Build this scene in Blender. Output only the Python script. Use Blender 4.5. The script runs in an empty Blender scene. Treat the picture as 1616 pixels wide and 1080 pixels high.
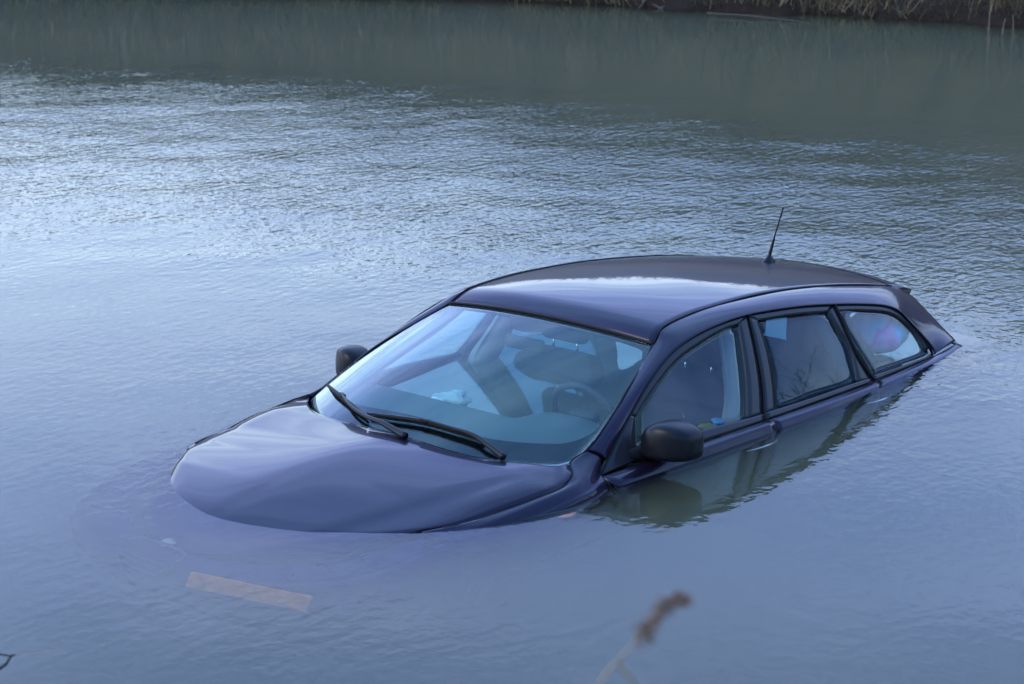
import bpy, bmesh, math, random
import numpy as np
from mathutils import Vector, Matrix
random.seed(7)
rng = np.random.default_rng(11)
S = bpy.context.scene
COL = S.collection

# ------------------------------------------------------------------ camera, world, sun, exposure
cam_d = bpy.data.cameras.new("camera"); cam = bpy.data.objects.new("camera", cam_d); COL.objects.link(cam)
cam.location = (0, 0, 2.8143)
cam.rotation_euler = (math.radians(90 - 15.601), 0, 0)
cam_d.sensor_width = 36; cam_d.lens = 3305.35 / 1616 * 36
cam_d.clip_start = 0.05; cam_d.clip_end = 2000
cam_d.dof.use_dof = True; cam_d.dof.focus_distance = 9.2; cam_d.dof.aperture_fstop = 5.0
S.camera = cam
S.view_settings.view_transform = 'Standard'; S.view_settings.look = 'None'
S.view_settings.exposure = 0.72; S.view_settings.gamma = 1
S.cycles.use_denoising = True
S.cycles.max_bounces = 14; S.cycles.transparent_max_bounces = 24
S.cycles.transmission_bounces = 10; S.cycles.glossy_bounces = 6; S.cycles.volume_bounces = 4
S.cycles.sample_clamp_indirect = 8

SUN_EL, SUN_AZ = math.radians(38), math.radians(232)
world = bpy.data.worlds.new("World"); S.world = world; world.use_nodes = True


class NT:
    """small node helper"""
    def __init__(s, tree):
        s.t = tree; tree.nodes.clear()
    def n(s, typ, _in=None, **kw):
        nd = s.t.nodes.new(typ)
        for k, v in kw.items(): setattr(nd, k, v)
        for k, v in (_in or {}).items():
            sk = nd.inputs[k]
            if isinstance(v, bpy.types.NodeSocket): s.t.links.new(v, sk)
            else: sk.default_value = v
        return nd
    def m(s, op, a, b=None, c=None, clamp=False):
        nd = s.t.nodes.new('ShaderNodeMath'); nd.operation = op; nd.use_clamp = clamp
        for i, v in enumerate((a, b, c)):
            if v is None: continue
            if isinstance(v, bpy.types.NodeSocket): s.t.links.new(v, nd.inputs[i])
            else: nd.inputs[i].default_value = v
        return nd.outputs[0]
    def mixc(s, f, a, b, mode='MIX'):
        nd = s.t.nodes.new('ShaderNodeMix'); nd.data_type = 'RGBA'; nd.blend_type = mode
        for sk, v in ((nd.inputs[0], f), (nd.inputs[6], a), (nd.inputs[7], b)):
            if isinstance(v, bpy.types.NodeSocket): s.t.links.new(v, sk)
            else: sk.default_value = v if not isinstance(v, tuple) or len(v) != 3 else (*v, 1)
        return nd.outputs[2]
    def ramp(s, f, stops, interp='LINEAR'):
        nd = s.t.nodes.new('ShaderNodeValToRGB'); s.t.links.new(f, nd.inputs[0])
        cr = nd.color_ramp; cr.interpolation = interp
        while len(cr.elements) < len(stops): cr.elements.new(0.5)
        for e, (p, c) in zip(cr.elements, stops):
            e.position = p; e.color = c if isinstance(c, tuple) and len(c) == 4 else ((*c, 1) if isinstance(c, tuple) else (c, c, c, 1))
        return nd.outputs[0]
    def link(s, a, b): s.t.links.new(a, b)


def build_world():
    w = NT(world.node_tree)
    tc = w.n('ShaderNodeTexCoord').outputs['Generated']
    sky = w.n('ShaderNodeTexSky', sky_type='NISHITA', sun_disc=False, sun_elevation=SUN_EL, sun_rotation=SUN_AZ,
              air_density=1.2, dust_density=1.5, ozone_density=2.0)
    sep = w.n('ShaderNodeSeparateXYZ', {0: tc})
    el = w.m('MAXIMUM', sep.outputs[2], 0.0)
    den = w.m('ADD', el, 0.16)
    px = w.m('DIVIDE', sep.outputs[0], den); py = w.m('DIVIDE', sep.outputs[1], den)
    cp = w.n('ShaderNodeCombineXYZ', {0: px, 1: py, 2: 0.0}).outputs[0]
    mp = w.n('ShaderNodeMapping', {0: cp, 'Rotation': (0, 0, 0.35), 'Scale': (0.55, 1.5, 1)}).outputs[0]
    n1 = w.n('ShaderNodeTexNoise', {'Vector': mp, 'Scale': 1.5, 'Detail': 7, 'Roughness': 0.56, 'Distortion': 0.5}).outputs[0]
    n2 = w.n('ShaderNodeTexNoise', {'Vector': mp, 'Scale': 4.2, 'Detail': 6, 'Roughness': 0.6, 'Distortion': 0.8}).outputs[0]
    cl = w.m('ADD', w.m('MULTIPLY', n1, 0.7), w.m('MULTIPLY', n2, 0.3))
    # overcast: lilac bright bands between blue grey ones
    band = w.ramp(cl, [(0.35, (3.0, 4.2, 7.9)), (0.45, (4.7, 6.1, 10.4)), (0.54, (7.0, 8.2, 12.6)), (0.66, (10.2, 11.0, 15.4))])
    grad = w.ramp(el, [(0.0, (1.5, 1.48, 1.06)), (0.2, (1.82, 1.90, 1.54)), (0.34, (0.84, 0.98, 1.28)), (0.5, (0.54, 0.66, 0.93)), (0.72, (0.60, 0.95, 1.10)), (1.0, (0.45, 0.70, 0.92))])
    # the sky behind the photographer is darker than the one over the far bank
    side = w.ramp(w.m('ADD', w.m('MULTIPLY_ADD', sep.outputs[1], 0.5, 0.5), w.m('MULTIPLY', sep.outputs[0], -0.22)), [(0.15, (0.17, 0.31, 0.40)), (0.78, (1.0, 1.0, 1.0))])
    grad = w.mixc(1.0, grad, side, 'MULTIPLY')
    cloud = w.mixc(1.0, band, grad, 'MULTIPLY')
    col = w.mixc(0.86, sky.outputs[0], cloud)
    bg = w.n('ShaderNodeBackground', {'Color': col, 'Strength': 0.12})
    out = w.n('ShaderNodeOutputWorld'); w.link(bg.outputs[0], out.inputs[0])


build_world()
sun_d = bpy.data.lights.new("sun", 'SUN'); sun_d.energy = 0.8; sun_d.angle = math.radians(40); sun_d.color = (1.0, 0.88, 0.72)
sun = bpy.data.objects.new("sun", sun_d); COL.objects.link(sun)
sdir = Vector((math.sin(SUN_AZ) * math.cos(SUN_EL), math.cos(SUN_AZ) * math.cos(SUN_EL), math.sin(SUN_EL)))
sun.rotation_euler = (-sdir).to_track_quat('-Z', 'Y').to_euler()

# ------------------------------------------------------------------ materials
MATS = {}


def mat(name):
    m = bpy.data.materials.new(name); m.use_nodes = True; MATS[name] = m
    return m, NT(m.node_tree)


def simple(name, col, rough=0.5, metal=0.0, spec=0.5, coat=0.0, noise=0.0, nscale=30.0, bump=0.0):
    m, t = mat(name)
    c = (*col, 1)
    base = c; nz = None
    if noise or bump:
        tc = t.n('ShaderNodeTexCoord').outputs['Object']
        nz = t.n('ShaderNodeTexNoise', {'Vector': tc, 'Scale': nscale, 'Detail': 5, 'Roughness': 0.6}).outputs[0]
    ins = {'Roughness': rough, 'Metallic': metal, 'Specular IOR Level': spec, 'Coat Weight': coat, 'Coat Roughness': 0.03}
    if noise:
        base = t.mixc(nz, tuple(v * (1 - noise) for v in col), tuple(min(1, v * (1 + noise)) for v in col))
    ins['Base Color'] = base
    if bump:
        ins['Normal'] = t.n('ShaderNodeBump', {'Height': nz, 'Strength': bump, 'Distance': 0.01}).outputs[0]
    p = t.n('ShaderNodeBsdfPrincipled', ins)
    t.link(p.outputs[0], t.n('ShaderNodeOutputMaterial').inputs[0])
    return m


def paint_mat():
    m, t = mat('car_paint')
    tc = t.n('ShaderNodeTexCoord').outputs['Object']
    flake = t.n('ShaderNodeTexVoronoi', {'Vector': tc, 'Scale': 900.0}).outputs[1]
    dirt = t.n('ShaderNodeTexNoise', {'Vector': tc, 'Scale': 5.0, 'Detail': 8, 'Roughness': 0.7}).outputs[0]
    base = t.mixc(w_(t, flake), (0.013, 0.009, 0.026), (0.026, 0.017, 0.048))
    cr = t.m('MULTIPLY_ADD', t.m('SUBTRACT', dirt, 0.45, clamp=True), 0.16, 0.012)
    # lacquer under water is nearly index matched: its mirror reflection is gone there
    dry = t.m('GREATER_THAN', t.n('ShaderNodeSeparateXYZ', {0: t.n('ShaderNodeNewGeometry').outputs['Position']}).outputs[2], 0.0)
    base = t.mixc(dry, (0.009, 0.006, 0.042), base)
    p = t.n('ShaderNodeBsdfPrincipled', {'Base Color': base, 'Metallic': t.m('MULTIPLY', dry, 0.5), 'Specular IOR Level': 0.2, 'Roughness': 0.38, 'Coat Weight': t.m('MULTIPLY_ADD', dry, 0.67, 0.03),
                                         'Coat Roughness': cr, 'Coat IOR': 1.44})
    t.link(p.outputs[0], t.n('ShaderNodeOutputMaterial').inputs[0])


def w_(t, colsock):
    return t.n('ShaderNodeSeparateColor', {0: colsock}).outputs[0]


paint_mat()
simple('black_rubber', (0.005, 0.005, 0.007), 0.5, spec=0.22)
simple('frame_plastic', (0.022, 0.022, 0.030), 0.30, noise=0.1, nscale=60)
simple('grained_plastic', (0.008, 0.008, 0.012), 0.34, spec=0.35, noise=0.15, nscale=260, bump=0.02)
simple('cabin_trim', (0.24, 0.26, 0.27), 0.8, noise=0.08, nscale=40)
simple('dark_trim', (0.020, 0.022, 0.026), 0.65, noise=0.12, nscale=120, bump=0.02)
simple('dash_plastic', (0.078, 0.090, 0.095), 0.7, noise=0.08, nscale=120)
simple('seat_fabric', (0.040, 0.037, 0.050), 0.9, noise=0.2, nscale=150, bump=0.03)
simple('chrome', (0.75, 0.76, 0.78), 0.12, metal=1.0)
simple('tyre_rubber', (0.012, 0.012, 0.012), 0.8)
simple('alloy', (0.13, 0.13, 0.14), 0.45, metal=1.0)
simple('yellow_plate', (0.66, 0.25, 0.02), 0.5, noise=0.75, nscale=22)
simple('repeater_orange', (0.9, 0.25, 0.03), 0.25)
simple('tail_red', (0.45, 0.02, 0.02), 0.25)
simple('lamp_white', (0.75, 0.78, 0.8), 0.15)
simple('frit', (0.006, 0.006, 0.008), 0.9, spec=0.0)
simple('mirror_silver', (0.8, 0.8, 0.82), 0.03, metal=1.0)


def glass_mat(name, tint, base=0.05):
    m, t = mat(name)
    g = t.n('ShaderNodeNewGeometry')
    d = t.n('ShaderNodeVectorMath', {0: g.outputs['Normal'], 1: g.outputs['Incoming']}, operation='DOT_PRODUCT').outputs['Value']
    c = t.m('SUBTRACT', 1.0, t.m('ABSOLUTE', d), clamp=True)
    f = t.m('MULTIPLY_ADD', t.m('POWER', c, 5.0), 1 - base, base, clamp=True)
    tr = t.n('ShaderNodeBsdfTransparent', {'Color': (*tint, 1)})
    gl = t.n('ShaderNodeBsdfGlossy', {'Color': (1, 1, 1, 1), 'Roughness': 0.012})
    mx = t.n('ShaderNodeMixShader', {0: f, 1: tr.outputs[0], 2: gl.outputs[0]})
    t.link(mx.outputs[0], t.n('ShaderNodeOutputMaterial').inputs[0])


glass_mat('windscreen_glass', (0.80, 0.955, 0.945), 0.045)
glass_mat('window_glass', (0.86, 0.95, 0.97), 0.045)
glass_mat('tinted_glass', (0.44, 0.63, 0.72), 0.045)


def plastic_film():
    m, t = mat('clear_plastic')
    tr = t.n('ShaderNodeBsdfTransparent', {'Color': (0.9, 0.93, 0.95, 1)})
    p = t.n('ShaderNodeBsdfPrincipled', {'Base Color': (0.75, 0.78, 0.82, 1), 'Roughness': 0.15})
    mx = t.n('ShaderNodeMixShader', {0: 0.55, 1: tr.outputs[0], 2: p.outputs[0]})
    t.link(mx.outputs[0], t.n('ShaderNodeOutputMaterial').inputs[0])
    m, t = mat('iridescent_film')
    tc = t.n('ShaderNodeTexCoord').outputs['Object']
    n = t.n('ShaderNodeTexNoise', {'Vector': tc, 'Scale': 4.5, 'Detail': 1}).outputs[0]
    c = t.ramp(n, [(0.33, (0.03, 0.30, 0.95)), (0.44, (0.45, 0.72, 0.95)), (0.5, (0.90, 0.12, 0.55)), (0.57, (0.92, 0.35, 0.70)), (0.68, (0.15, 0.6, 0.95))])
    p = t.n('ShaderNodeBsdfPrincipled', {'Base Color': c, 'Roughness': 0.2, 'Coat Weight': 0.5})
    t.link(p.outputs[0], t.n('ShaderNodeOutputMaterial').inputs[0])


plastic_film()
simple('blue_paper', (0.10, 0.34, 0.60), 0.5)
simple('yellow_paper', (0.30, 0.27, 0.10), 0.6)


def water_mat():
    m, t = mat('lake_water')
    g = t.n('ShaderNodeNewGeometry')
    pos = g.outputs['Position']
    sep = t.n('ShaderNodeSeparateXYZ', {0: pos})
    X, Y = sep.outputs[0], sep.outputs[1]
    # wind pattern over the lake: calm by the near bank and the car, ruffled in the middle, lee of the far bank smooth
    big = t.n('ShaderNodeTexNoise', {'Vector': pos, 'Scale': 0.30, 'Detail': 4, 'Roughness': 0.55}).outputs[0]
    yy = t.m('ADD', t.m('MULTIPLY_ADD', t.m('SUBTRACT', big, 0.5), 5.0, Y), t.m('MULTIPLY', X, 0.42))
    amp = t.ramp(t.m('DIVIDE', yy, 30.0), [(0.20, 0.10), (0.31, 0.16), (0.37, 0.38), (0.44, 0.78), (0.51, 0.95), (0.565, 0.62), (0.605, 0.22), (0.66, 0.05)])
    gust = t.n('ShaderNodeTexNoise', {'Vector': t.n('ShaderNodeMapping', {0: pos, 'Rotation': (0, 0, 0.3), 'Scale': (1.2, 1.0, 1)}, vector_type='TEXTURE').outputs[0], 'Scale': 1.1, 'Detail': 3}).outputs[0]
    amp = t.m('MULTIPLY', amp, t.m('MULTIPLY_ADD', gust, 1.3, 0.35))
    # still water in the shelter of the flooded cabin
    tco = t.n('ShaderNodeTexCoord'); tco.name = 'cabin_coordinates'
    cl = t.n('ShaderNodeSeparateXYZ', {0: tco.outputs['Object']})
    inx = t.m('SUBTRACT', 1.0, t.m('GREATER_THAN', t.m('ABSOLUTE', t.m('ADD', cl.outputs[0], 0.75)), 1.55))
    iny = t.m('SUBTRACT', 1.0, t.m('GREATER_THAN', t.m('ABSOLUTE', cl.outputs[1]), 0.84))
    amp = t.m('MULTIPLY', amp, t.m('SUBTRACT', 1.0, t.m('MULTIPLY', t.m('MULTIPLY', inx, iny), 0.93)))
    rot = t.n('ShaderNodeMapping', {0: pos, 'Rotation': (0, 0, math.radians(50)), 'Scale': (1.6, 0.85, 1.0)}, vector_type='TEXTURE').outputs[0]
    a = t.n('ShaderNodeTexNoise', {'Vector': rot, 'Scale': 16.5, 'Detail': 1.5, 'Roughness': 0.45, 'Distortion': 0.25}).outputs[0]
    rot2 = t.n('ShaderNodeMapping', {0: pos, 'Rotation': (0, 0, math.radians(-42)), 'Scale': (1.45, 0.9, 1.0)}, vector_type='TEXTURE').outputs[0]
    b = t.n('ShaderNodeTexNoise', {'Vector': rot2, 'Scale': 24.0, 'Detail': 1.5, 'Roughness': 0.5, 'Distortion': 0.25}).outputs[0]
    c = t.n('ShaderNodeTexNoise', {'Vector': pos, 'Scale': 1.3, 'Detail': 1.0}).outputs[0]
    hgt = t.m('ADD', t.m('ADD', t.m('MULTIPLY', a, 0.0074), t.m('MULTIPLY', b, 0.0038)), t.m('MULTIPLY', c, 0.020))
    hgt = t.m('MULTIPLY', hgt, amp)
    bump = t.n('ShaderNodeBump', {'Height': hgt, 'Strength': 1.0, 'Distance': 1.0}).outputs[0]
    gl = t.n('ShaderNodeBsdfGlass', {'Color': (1, 1, 1, 1), 'Roughness': 0.015, 'IOR': 1.333, 'Normal': bump})
    vs = t.n('ShaderNodeVolumeScatter', {'Color': (0.60, 0.63, 0.38, 1), 'Density': 2.3, 'Anisotropy': 0.2})
    va = t.n('ShaderNodeVolumeAbsorption', {'Color': (0.30, 0.46, 0.45, 1), 'Density': 1.15})
    ad = t.n('ShaderNodeAddShader', {0: vs.outputs[0], 1: va.outputs[0]})
    out = t.n('ShaderNodeOutputMaterial')
    t.link(gl.outputs[0], out.inputs[0]); t.link(ad.outputs[0], out.inputs[1])


water_mat()


def ground_mat():
    m, t = mat('bank_soil')
    pos = t.n('ShaderNodeNewGeometry').outputs['Position']
    n1 = t.n('ShaderNodeTexNoise', {'Vector': pos, 'Scale': 1.6, 'Detail': 8, 'Roughness': 0.65}).outputs[0]
    n2 = t.n('ShaderNodeTexNoise', {'Vector': pos, 'Scale': 14.0, 'Detail': 6, 'Roughness': 0.7}).outputs[0]
    h = t.n('ShaderNodeSeparateXYZ', {0: pos}).outputs[2]
    soil = t.mixc(n2, (0.012, 0.009, 0.008), (0.055, 0.040, 0.030))
    grass = t.mixc(n1, (0.145, 0.092, 0.032), (0.095, 0.074, 0.022))
    f = t.ramp(t.m('ADD', h, t.m('MULTIPLY', n1, 0.4)), [(0.35, 0.0), (0.75, 1.0)])
    c = t.mixc(f, soil, grass)
    bp = t.n('ShaderNodeBump', {'Height': n2, 'Strength': 0.8, 'Distance': 0.08}).outputs[0]
    p = t.n('ShaderNodeBsdfPrincipled', {'Base Color': c, 'Roughness': 0.9, 'Normal': bp, 'Specular IOR Level': 0.2})
    t.link(p.outputs[0], t.n('ShaderNodeOutputMaterial').inputs[0])


ground_mat()


def blade_mat(name, cols):
    m, t = mat(name)
    at = t.n('ShaderNodeAttribute', attribute_name='tone').outputs['Fac']
    stops = [(i / (len(cols) - 1), c) for i, c in enumerate(cols)]
    c = t.ramp(at, stops)
    p = t.n('ShaderNodeBsdfPrincipled', {'Base Color': c, 'Roughness': 0.8, 'Specular IOR Level': 0.2})
    t.link(p.outputs[0], t.n('ShaderNodeOutputMaterial').inputs[0])


blade_mat('dry_grass', [(0.14, 0.095, 0.06), (0.27, 0.20, 0.13), (0.38, 0.305, 0.21), (0.15, 0.13, 0.06)])
blade_mat('bare_twigs', [(0.018, 0.014, 0.012), (0.05, 0.04, 0.03), (0.035, 0.035, 0.018)])
simple('reed_straw', (0.36, 0.30, 0.22), 0.8, noise=0.2, nscale=20)
simple('reed_stalk_brown', (0.26, 0.20, 0.14), 0.8)
simple('reed_fluff', (0.21, 0.145, 0.11), 0.95, noise=0.3, nscale=60)
simple('reed_fluff_pale', (0.42, 0.31, 0.25), 0.95, noise=0.3, nscale=60)
simple('dead_wood', (0.07, 0.06, 0.056), 0.85, noise=0.4, nscale=25)
simple('dark_twig', (0.03, 0.028, 0.035), 0.8)

# ------------------------------------------------------------------ mesh helpers


def mesh_obj(name, verts, faces, mats, parent=None, smooth=True, solid=0.0, offset=-1.0, inner=False, edge_split=None, matrix=None):
    me = bpy.data.meshes.new(name)
    me.from_pydata([tuple(map(float, v)) for v in verts], [], [tuple(f) for f in faces])
    for m in (mats if isinstance(mats, (list, tuple)) else [mats]): me.materials.append(MATS[m])
    if smooth: me.polygons.foreach_set('use_smooth', [True] * len(me.polygons))
    me.update()
    o = bpy.data.objects.new(name, me); COL.objects.link(o)
    if parent is not None: o.parent = parent
    if solid:
        md = o.modifiers.new('thickness', 'SOLIDIFY'); md.thickness = solid; md.offset = offset
        md.use_even_offset = False
        if inner: md.material_offset = 1
    return o


def tag(o, label=None, cat=None, group=None, kind=None):
    if label: o['label'] = label
    if cat: o['category'] = cat
    if group: o['group'] = group
    if kind: o['kind'] = kind
    return o


def empty(name, loc=(0, 0, 0), parent=None):
    o = bpy.data.objects.new(name, None); COL.objects.link(o); o.location = loc
    o.empty_display_size = 0.2
    if parent is not None: o.parent = parent
    return o


def cr(pts, per=8):
    """Catmull-Rom through the points, `per` steps each segment."""
    P = np.asarray(pts, float)
    if len(P) == 2:
        t = np.linspace(0, 1, per + 1)[:, None]; return P[0] * (1 - t) + P[1] * t
    ext = np.vstack([2 * P[0] - P[1], P, 2 * P[-1] - P[-2]])
    out = []
    for i in range(len(P) - 1):
        p0, p1, p2, p3 = ext[i:i + 4]
        ts = np.linspace(0, 1, per, endpoint=False)[:, None]
        out.append(0.5 * ((2 * p1) + (-p0 + p2) * ts + (2 * p0 - 5 * p1 + 4 * p2 - p3) * ts ** 2 + (-p0 + 3 * p1 - 3 * p2 + p3) * ts ** 3))
    return np.vstack(out + [P[-1:]])


def C(p):
    """car drawing coordinates (s from the nose backwards, y left, z from the ground) -> car local"""
    p = np.asarray(p, float); q = p.copy(); q[..., 0] = 2.33 - p[..., 0]; return q


def grid_faces(nr, nc, flip=False):
    f = []
    for i in range(nr - 1):
        for j in range(nc - 1):
            a = i * nc + j; q = (a, a + 1, a + nc + 1, a + nc)
            f.append(q[::-1] if flip else q)
    return f


def oriented(V, F, ref):
    """flip the sheet so that its normals look away from ref"""
    V = np.asarray(V); s = 0.0
    for f in F[:: max(1, len(F) // 60)]:
        a, b, c = V[f[0]], V[f[1]], V[f[2]]; n = np.cross(b - a, c - a); s += np.dot(n, V[list(f)].mean(0) - ref)
    return F if s >= 0 else [q[::-1] for q in F]


CENTRE = np.array([0.0, 0.0, 0.75])


def sheet(name, rows, mats, parent, per_r=8, per_c=6, side=1, solid=0.012, inner=True, ref=None, sampled=False):
    """smooth panel through rows of control points (car drawing coordinates); side=-1 mirrors it"""
    R = [np.asarray(r, float) if sampled else cr(r, per_r) for r in rows]
    A = np.stack(R)                                   # rows x n x 3
    A = np.stack([cr(A[:, j], per_c) for j in range(A.shape[1])], 1)
    A = A.copy(); A[..., 1] *= side
    V = C(A).reshape(-1, 3); F = grid_faces(A.shape[0], A.shape[1])
    F = oriented(V, F, CENTRE if ref is None else np.asarray(ref, float))
    return mesh_obj(name, V, F, mats, parent, solid=solid, inner=inner and isinstance(mats, (list, tuple)) and len(mats) > 1)


def tube_vf(path, rad, n=8, cap=True):
    P = np.asarray(path, float); m = len(P)
    r = np.full(m, rad, float) if np.isscalar(rad) else np.interp(np.linspace(0, 1, m), np.linspace(0, 1, len(rad)), rad)
    T = np.gradient(P, axis=0); T /= np.linalg.norm(T, axis=1)[:, None] + 1e-12
    up = np.array([0, 0, 1.0]) if abs(T[0][2]) < 0.9 else np.array([1.0, 0, 0])
    V = []; u = np.cross(T[0], up); u /= np.linalg.norm(u)
    for i in range(m):
        u = u - T[i] * np.dot(u, T[i]); u /= np.linalg.norm(u) + 1e-12; w = np.cross(T[i], u)
        for k in range(n):
            a = 2 * math.pi * k / n; V.append(P[i] + r[i] * (math.cos(a) * u + math.sin(a) * w))
    F = [(i * n + k, i * n + (k + 1) % n, (i + 1) * n + (k + 1) % n, (i + 1) * n + k) for i in range(m - 1) for k in range(n)]
    if cap: F += [tuple(range(n))[::-1], tuple(range((m - 1) * n, m * n))]
    return V, F


def join(parts):
    V, F = [], []
    for v, f in parts:
        o = len(V); V += list(v); F += [tuple(i + o for i in q) for q in f]
    return V, F


def tube(name, path, rad, m, parent=None, n=8):
    V, F = tube_vf(path, rad, n); return mesh_obj(name, V, F, m, parent)


def seal(name, pts, rad, m, parent, side=1, per=8, closed=False):
    P = cr(pts, per).copy(); P[:, 1] *= side
    return tube(name, C(P), rad, m, parent, 6)


def rbox_vf(cx, cy, cz, sx, sy, sz, bev=0.02, seg=3):
    bm = bmesh.new(); bmesh.ops.create_cube(bm, size=1)
    for v in bm.verts: v.co = Vector((v.co.x * sx, v.co.y * sy, v.co.z * sz))
    bmesh.ops.bevel(bm, geom=list(bm.edges), offset=bev, segments=seg, profile=0.5, affect='EDGES')
    bm.verts.index_update()
    V = [(v.co.x + cx, v.co.y + cy, v.co.z + cz) for v in bm.verts]; F = [tuple(v.index for v in f.verts) for f in bm.faces]
    bm.free(); return V, F


def xform(vf, M):
    V, F = vf; return [tuple(M @ Vector(v)) for v in V], F


# ------------------------------------------------------------------ the lake, its bed and banks
water = None


def build_setting():
    bx = np.array([-70, -30, -6.3, -0.83, 1.06, 3.5, 5.56, 12, 30, 70]); by = np.array([31, 28.6, 26.4, 25.5, 24.75, 23.8, 22.85, 20.2, 13.5, 2])
    off = np.array([-3.0, -1.0, -0.25, 0.0, 0.06, 0.25, 0.6, 1.2, 2.5, 4.5, 7, 9.5, 13, 25, 60, 400]); hz = np.array([-1.6, -1.0, -0.35, -0.03, 0.05, 0.13, 0.24, 0.40, 0.75, 1.35, 2.0, 2.5, 2.7, 2.6, 2.5, 2.5])
    xs = np.concatenate([np.linspace(-70, -12, 30), np.linspace(-11.5, 14, 180), np.linspace(15, 70, 30)])
    V = []
    for i, (o, z) in enumerate(zip(off, hz)):
        for x in xs:
            wob = 0.05 * math.sin(x * 2.1 + o) + 0.04 * math.sin(x * 5.3 + 1.3) + 0.03 * math.sin(x * 11.7 + o * 3)
            k = min(1.0, max(0.0, o / 3 + 0.4)) if o > -0.3 else 0.3
            V.append((x, np.interp(x, bx, by) + o + wob * 2 * (1 if o < 5 else 0), z * (1.27 + (0.42 * min(1.2, max(-0.5, (x + 1) / 7)) if 2 < o < 50 else 0)) + (wob * k + 0.05 * rng.standard_normal() * min(1, max(0, o) / 2)) * (0 if o > 30 else 1)))
    mesh_obj('far_bank', V, grid_faces(len(off), len(xs)), 'bank_soil')['kind'] = 'structure'
    # bed of the lake
    mesh_obj('lake_bed', [(-300, -200, -1.7), (300, -200, -1.7), (300, 400, -1.7), (-300, 400, -1.7)], [(0, 1, 2, 3)], 'bank_soil')['kind'] = 'structure'
    # near bank, where the photographer stands
    ox = np.array([4.6, 3.4, 2.4, 1.9, 1.3, 0.3, -1.5, -4, -12, -40, -200]); oz = np.array([-1.6, -0.9, -0.2, 0.06, 0.35, 0.8, 1.15, 1.3, 1.4, 1.5, 1.6])
    xs2 = np.concatenate([np.linspace(-200, -20, 10), np.linspace(-18, 18, 90), np.linspace(20, 200, 10)])
    V = [(x, y + 0.1 * math.sin(x * 1.7) * (y > -3) - 0.01 * x * x * (abs(x) < 20), z + 0.03 * math.sin(x * 3.1 + y)) for y, z in zip(ox, oz) for x in xs2]
    mesh_obj('near_bank', V, grid_faces(len(ox), len(xs2), True), 'bank_soil')['kind'] = 'structure'
    # the water: one closed body with murky volume
    V = [(x, y, z) for z in (-1.65, 0.0) for x, y in ((-120, -3), (120, -3), (120, 60), (-120, 60))]
    F = [(3, 2, 1, 0), (4, 5, 6, 7), (0, 1, 5, 4), (1, 2, 6, 5), (2, 3, 7, 6), (3, 0, 4, 7)]
    o = mesh_obj('lake_water', V, F, 'lake_water', smooth=False); o['kind'] = 'structure'
    return bx, by


BX, BY = build_setting()


def blades(name, pts, m, label):
    """pts: list of (base, tip, bend, width, tone) -> ribbons of three segments"""
    V, F, T = [], [], []
    for b, t, bend, wd, tone in pts:
        b = np.asarray(b); t = np.asarray(t); d = t - b
        sd = np.array([-d[1] + 0.3, d[0] + 0.9, 0.0]); sd = np.array([1.0, 0.25 * rng.standard_normal(), 0]) if np.linalg.norm(sd) < 1e-6 else sd
        sd = np.array([1.0, 0.5 * rng.standard_normal(), 0.0]); sd /= np.linalg.norm(sd)
        o = len(V)
        for k, u in enumerate((0, 0.45, 0.8, 1.0)):
            p = b + d * u + np.asarray(bend) * (u * u); w = wd * (1 - 0.85 * u)
            V.append(p - sd * w / 2); V.append(p + sd * w / 2); T += [tone, tone]
        F += [(o + 2 * k, o + 2 * k + 1, o + 2 * k + 3, o + 2 * k + 2) for k in range(3)]
    o = mesh_obj(name, V, F, m)
    a = o.data.attributes.new('tone', 'FLOAT', 'POINT'); a.data.foreach_set('value', np.array(T, dtype=np.float32))
    o['kind'] = 'stuff'; o['label'] = label
    return o


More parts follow.
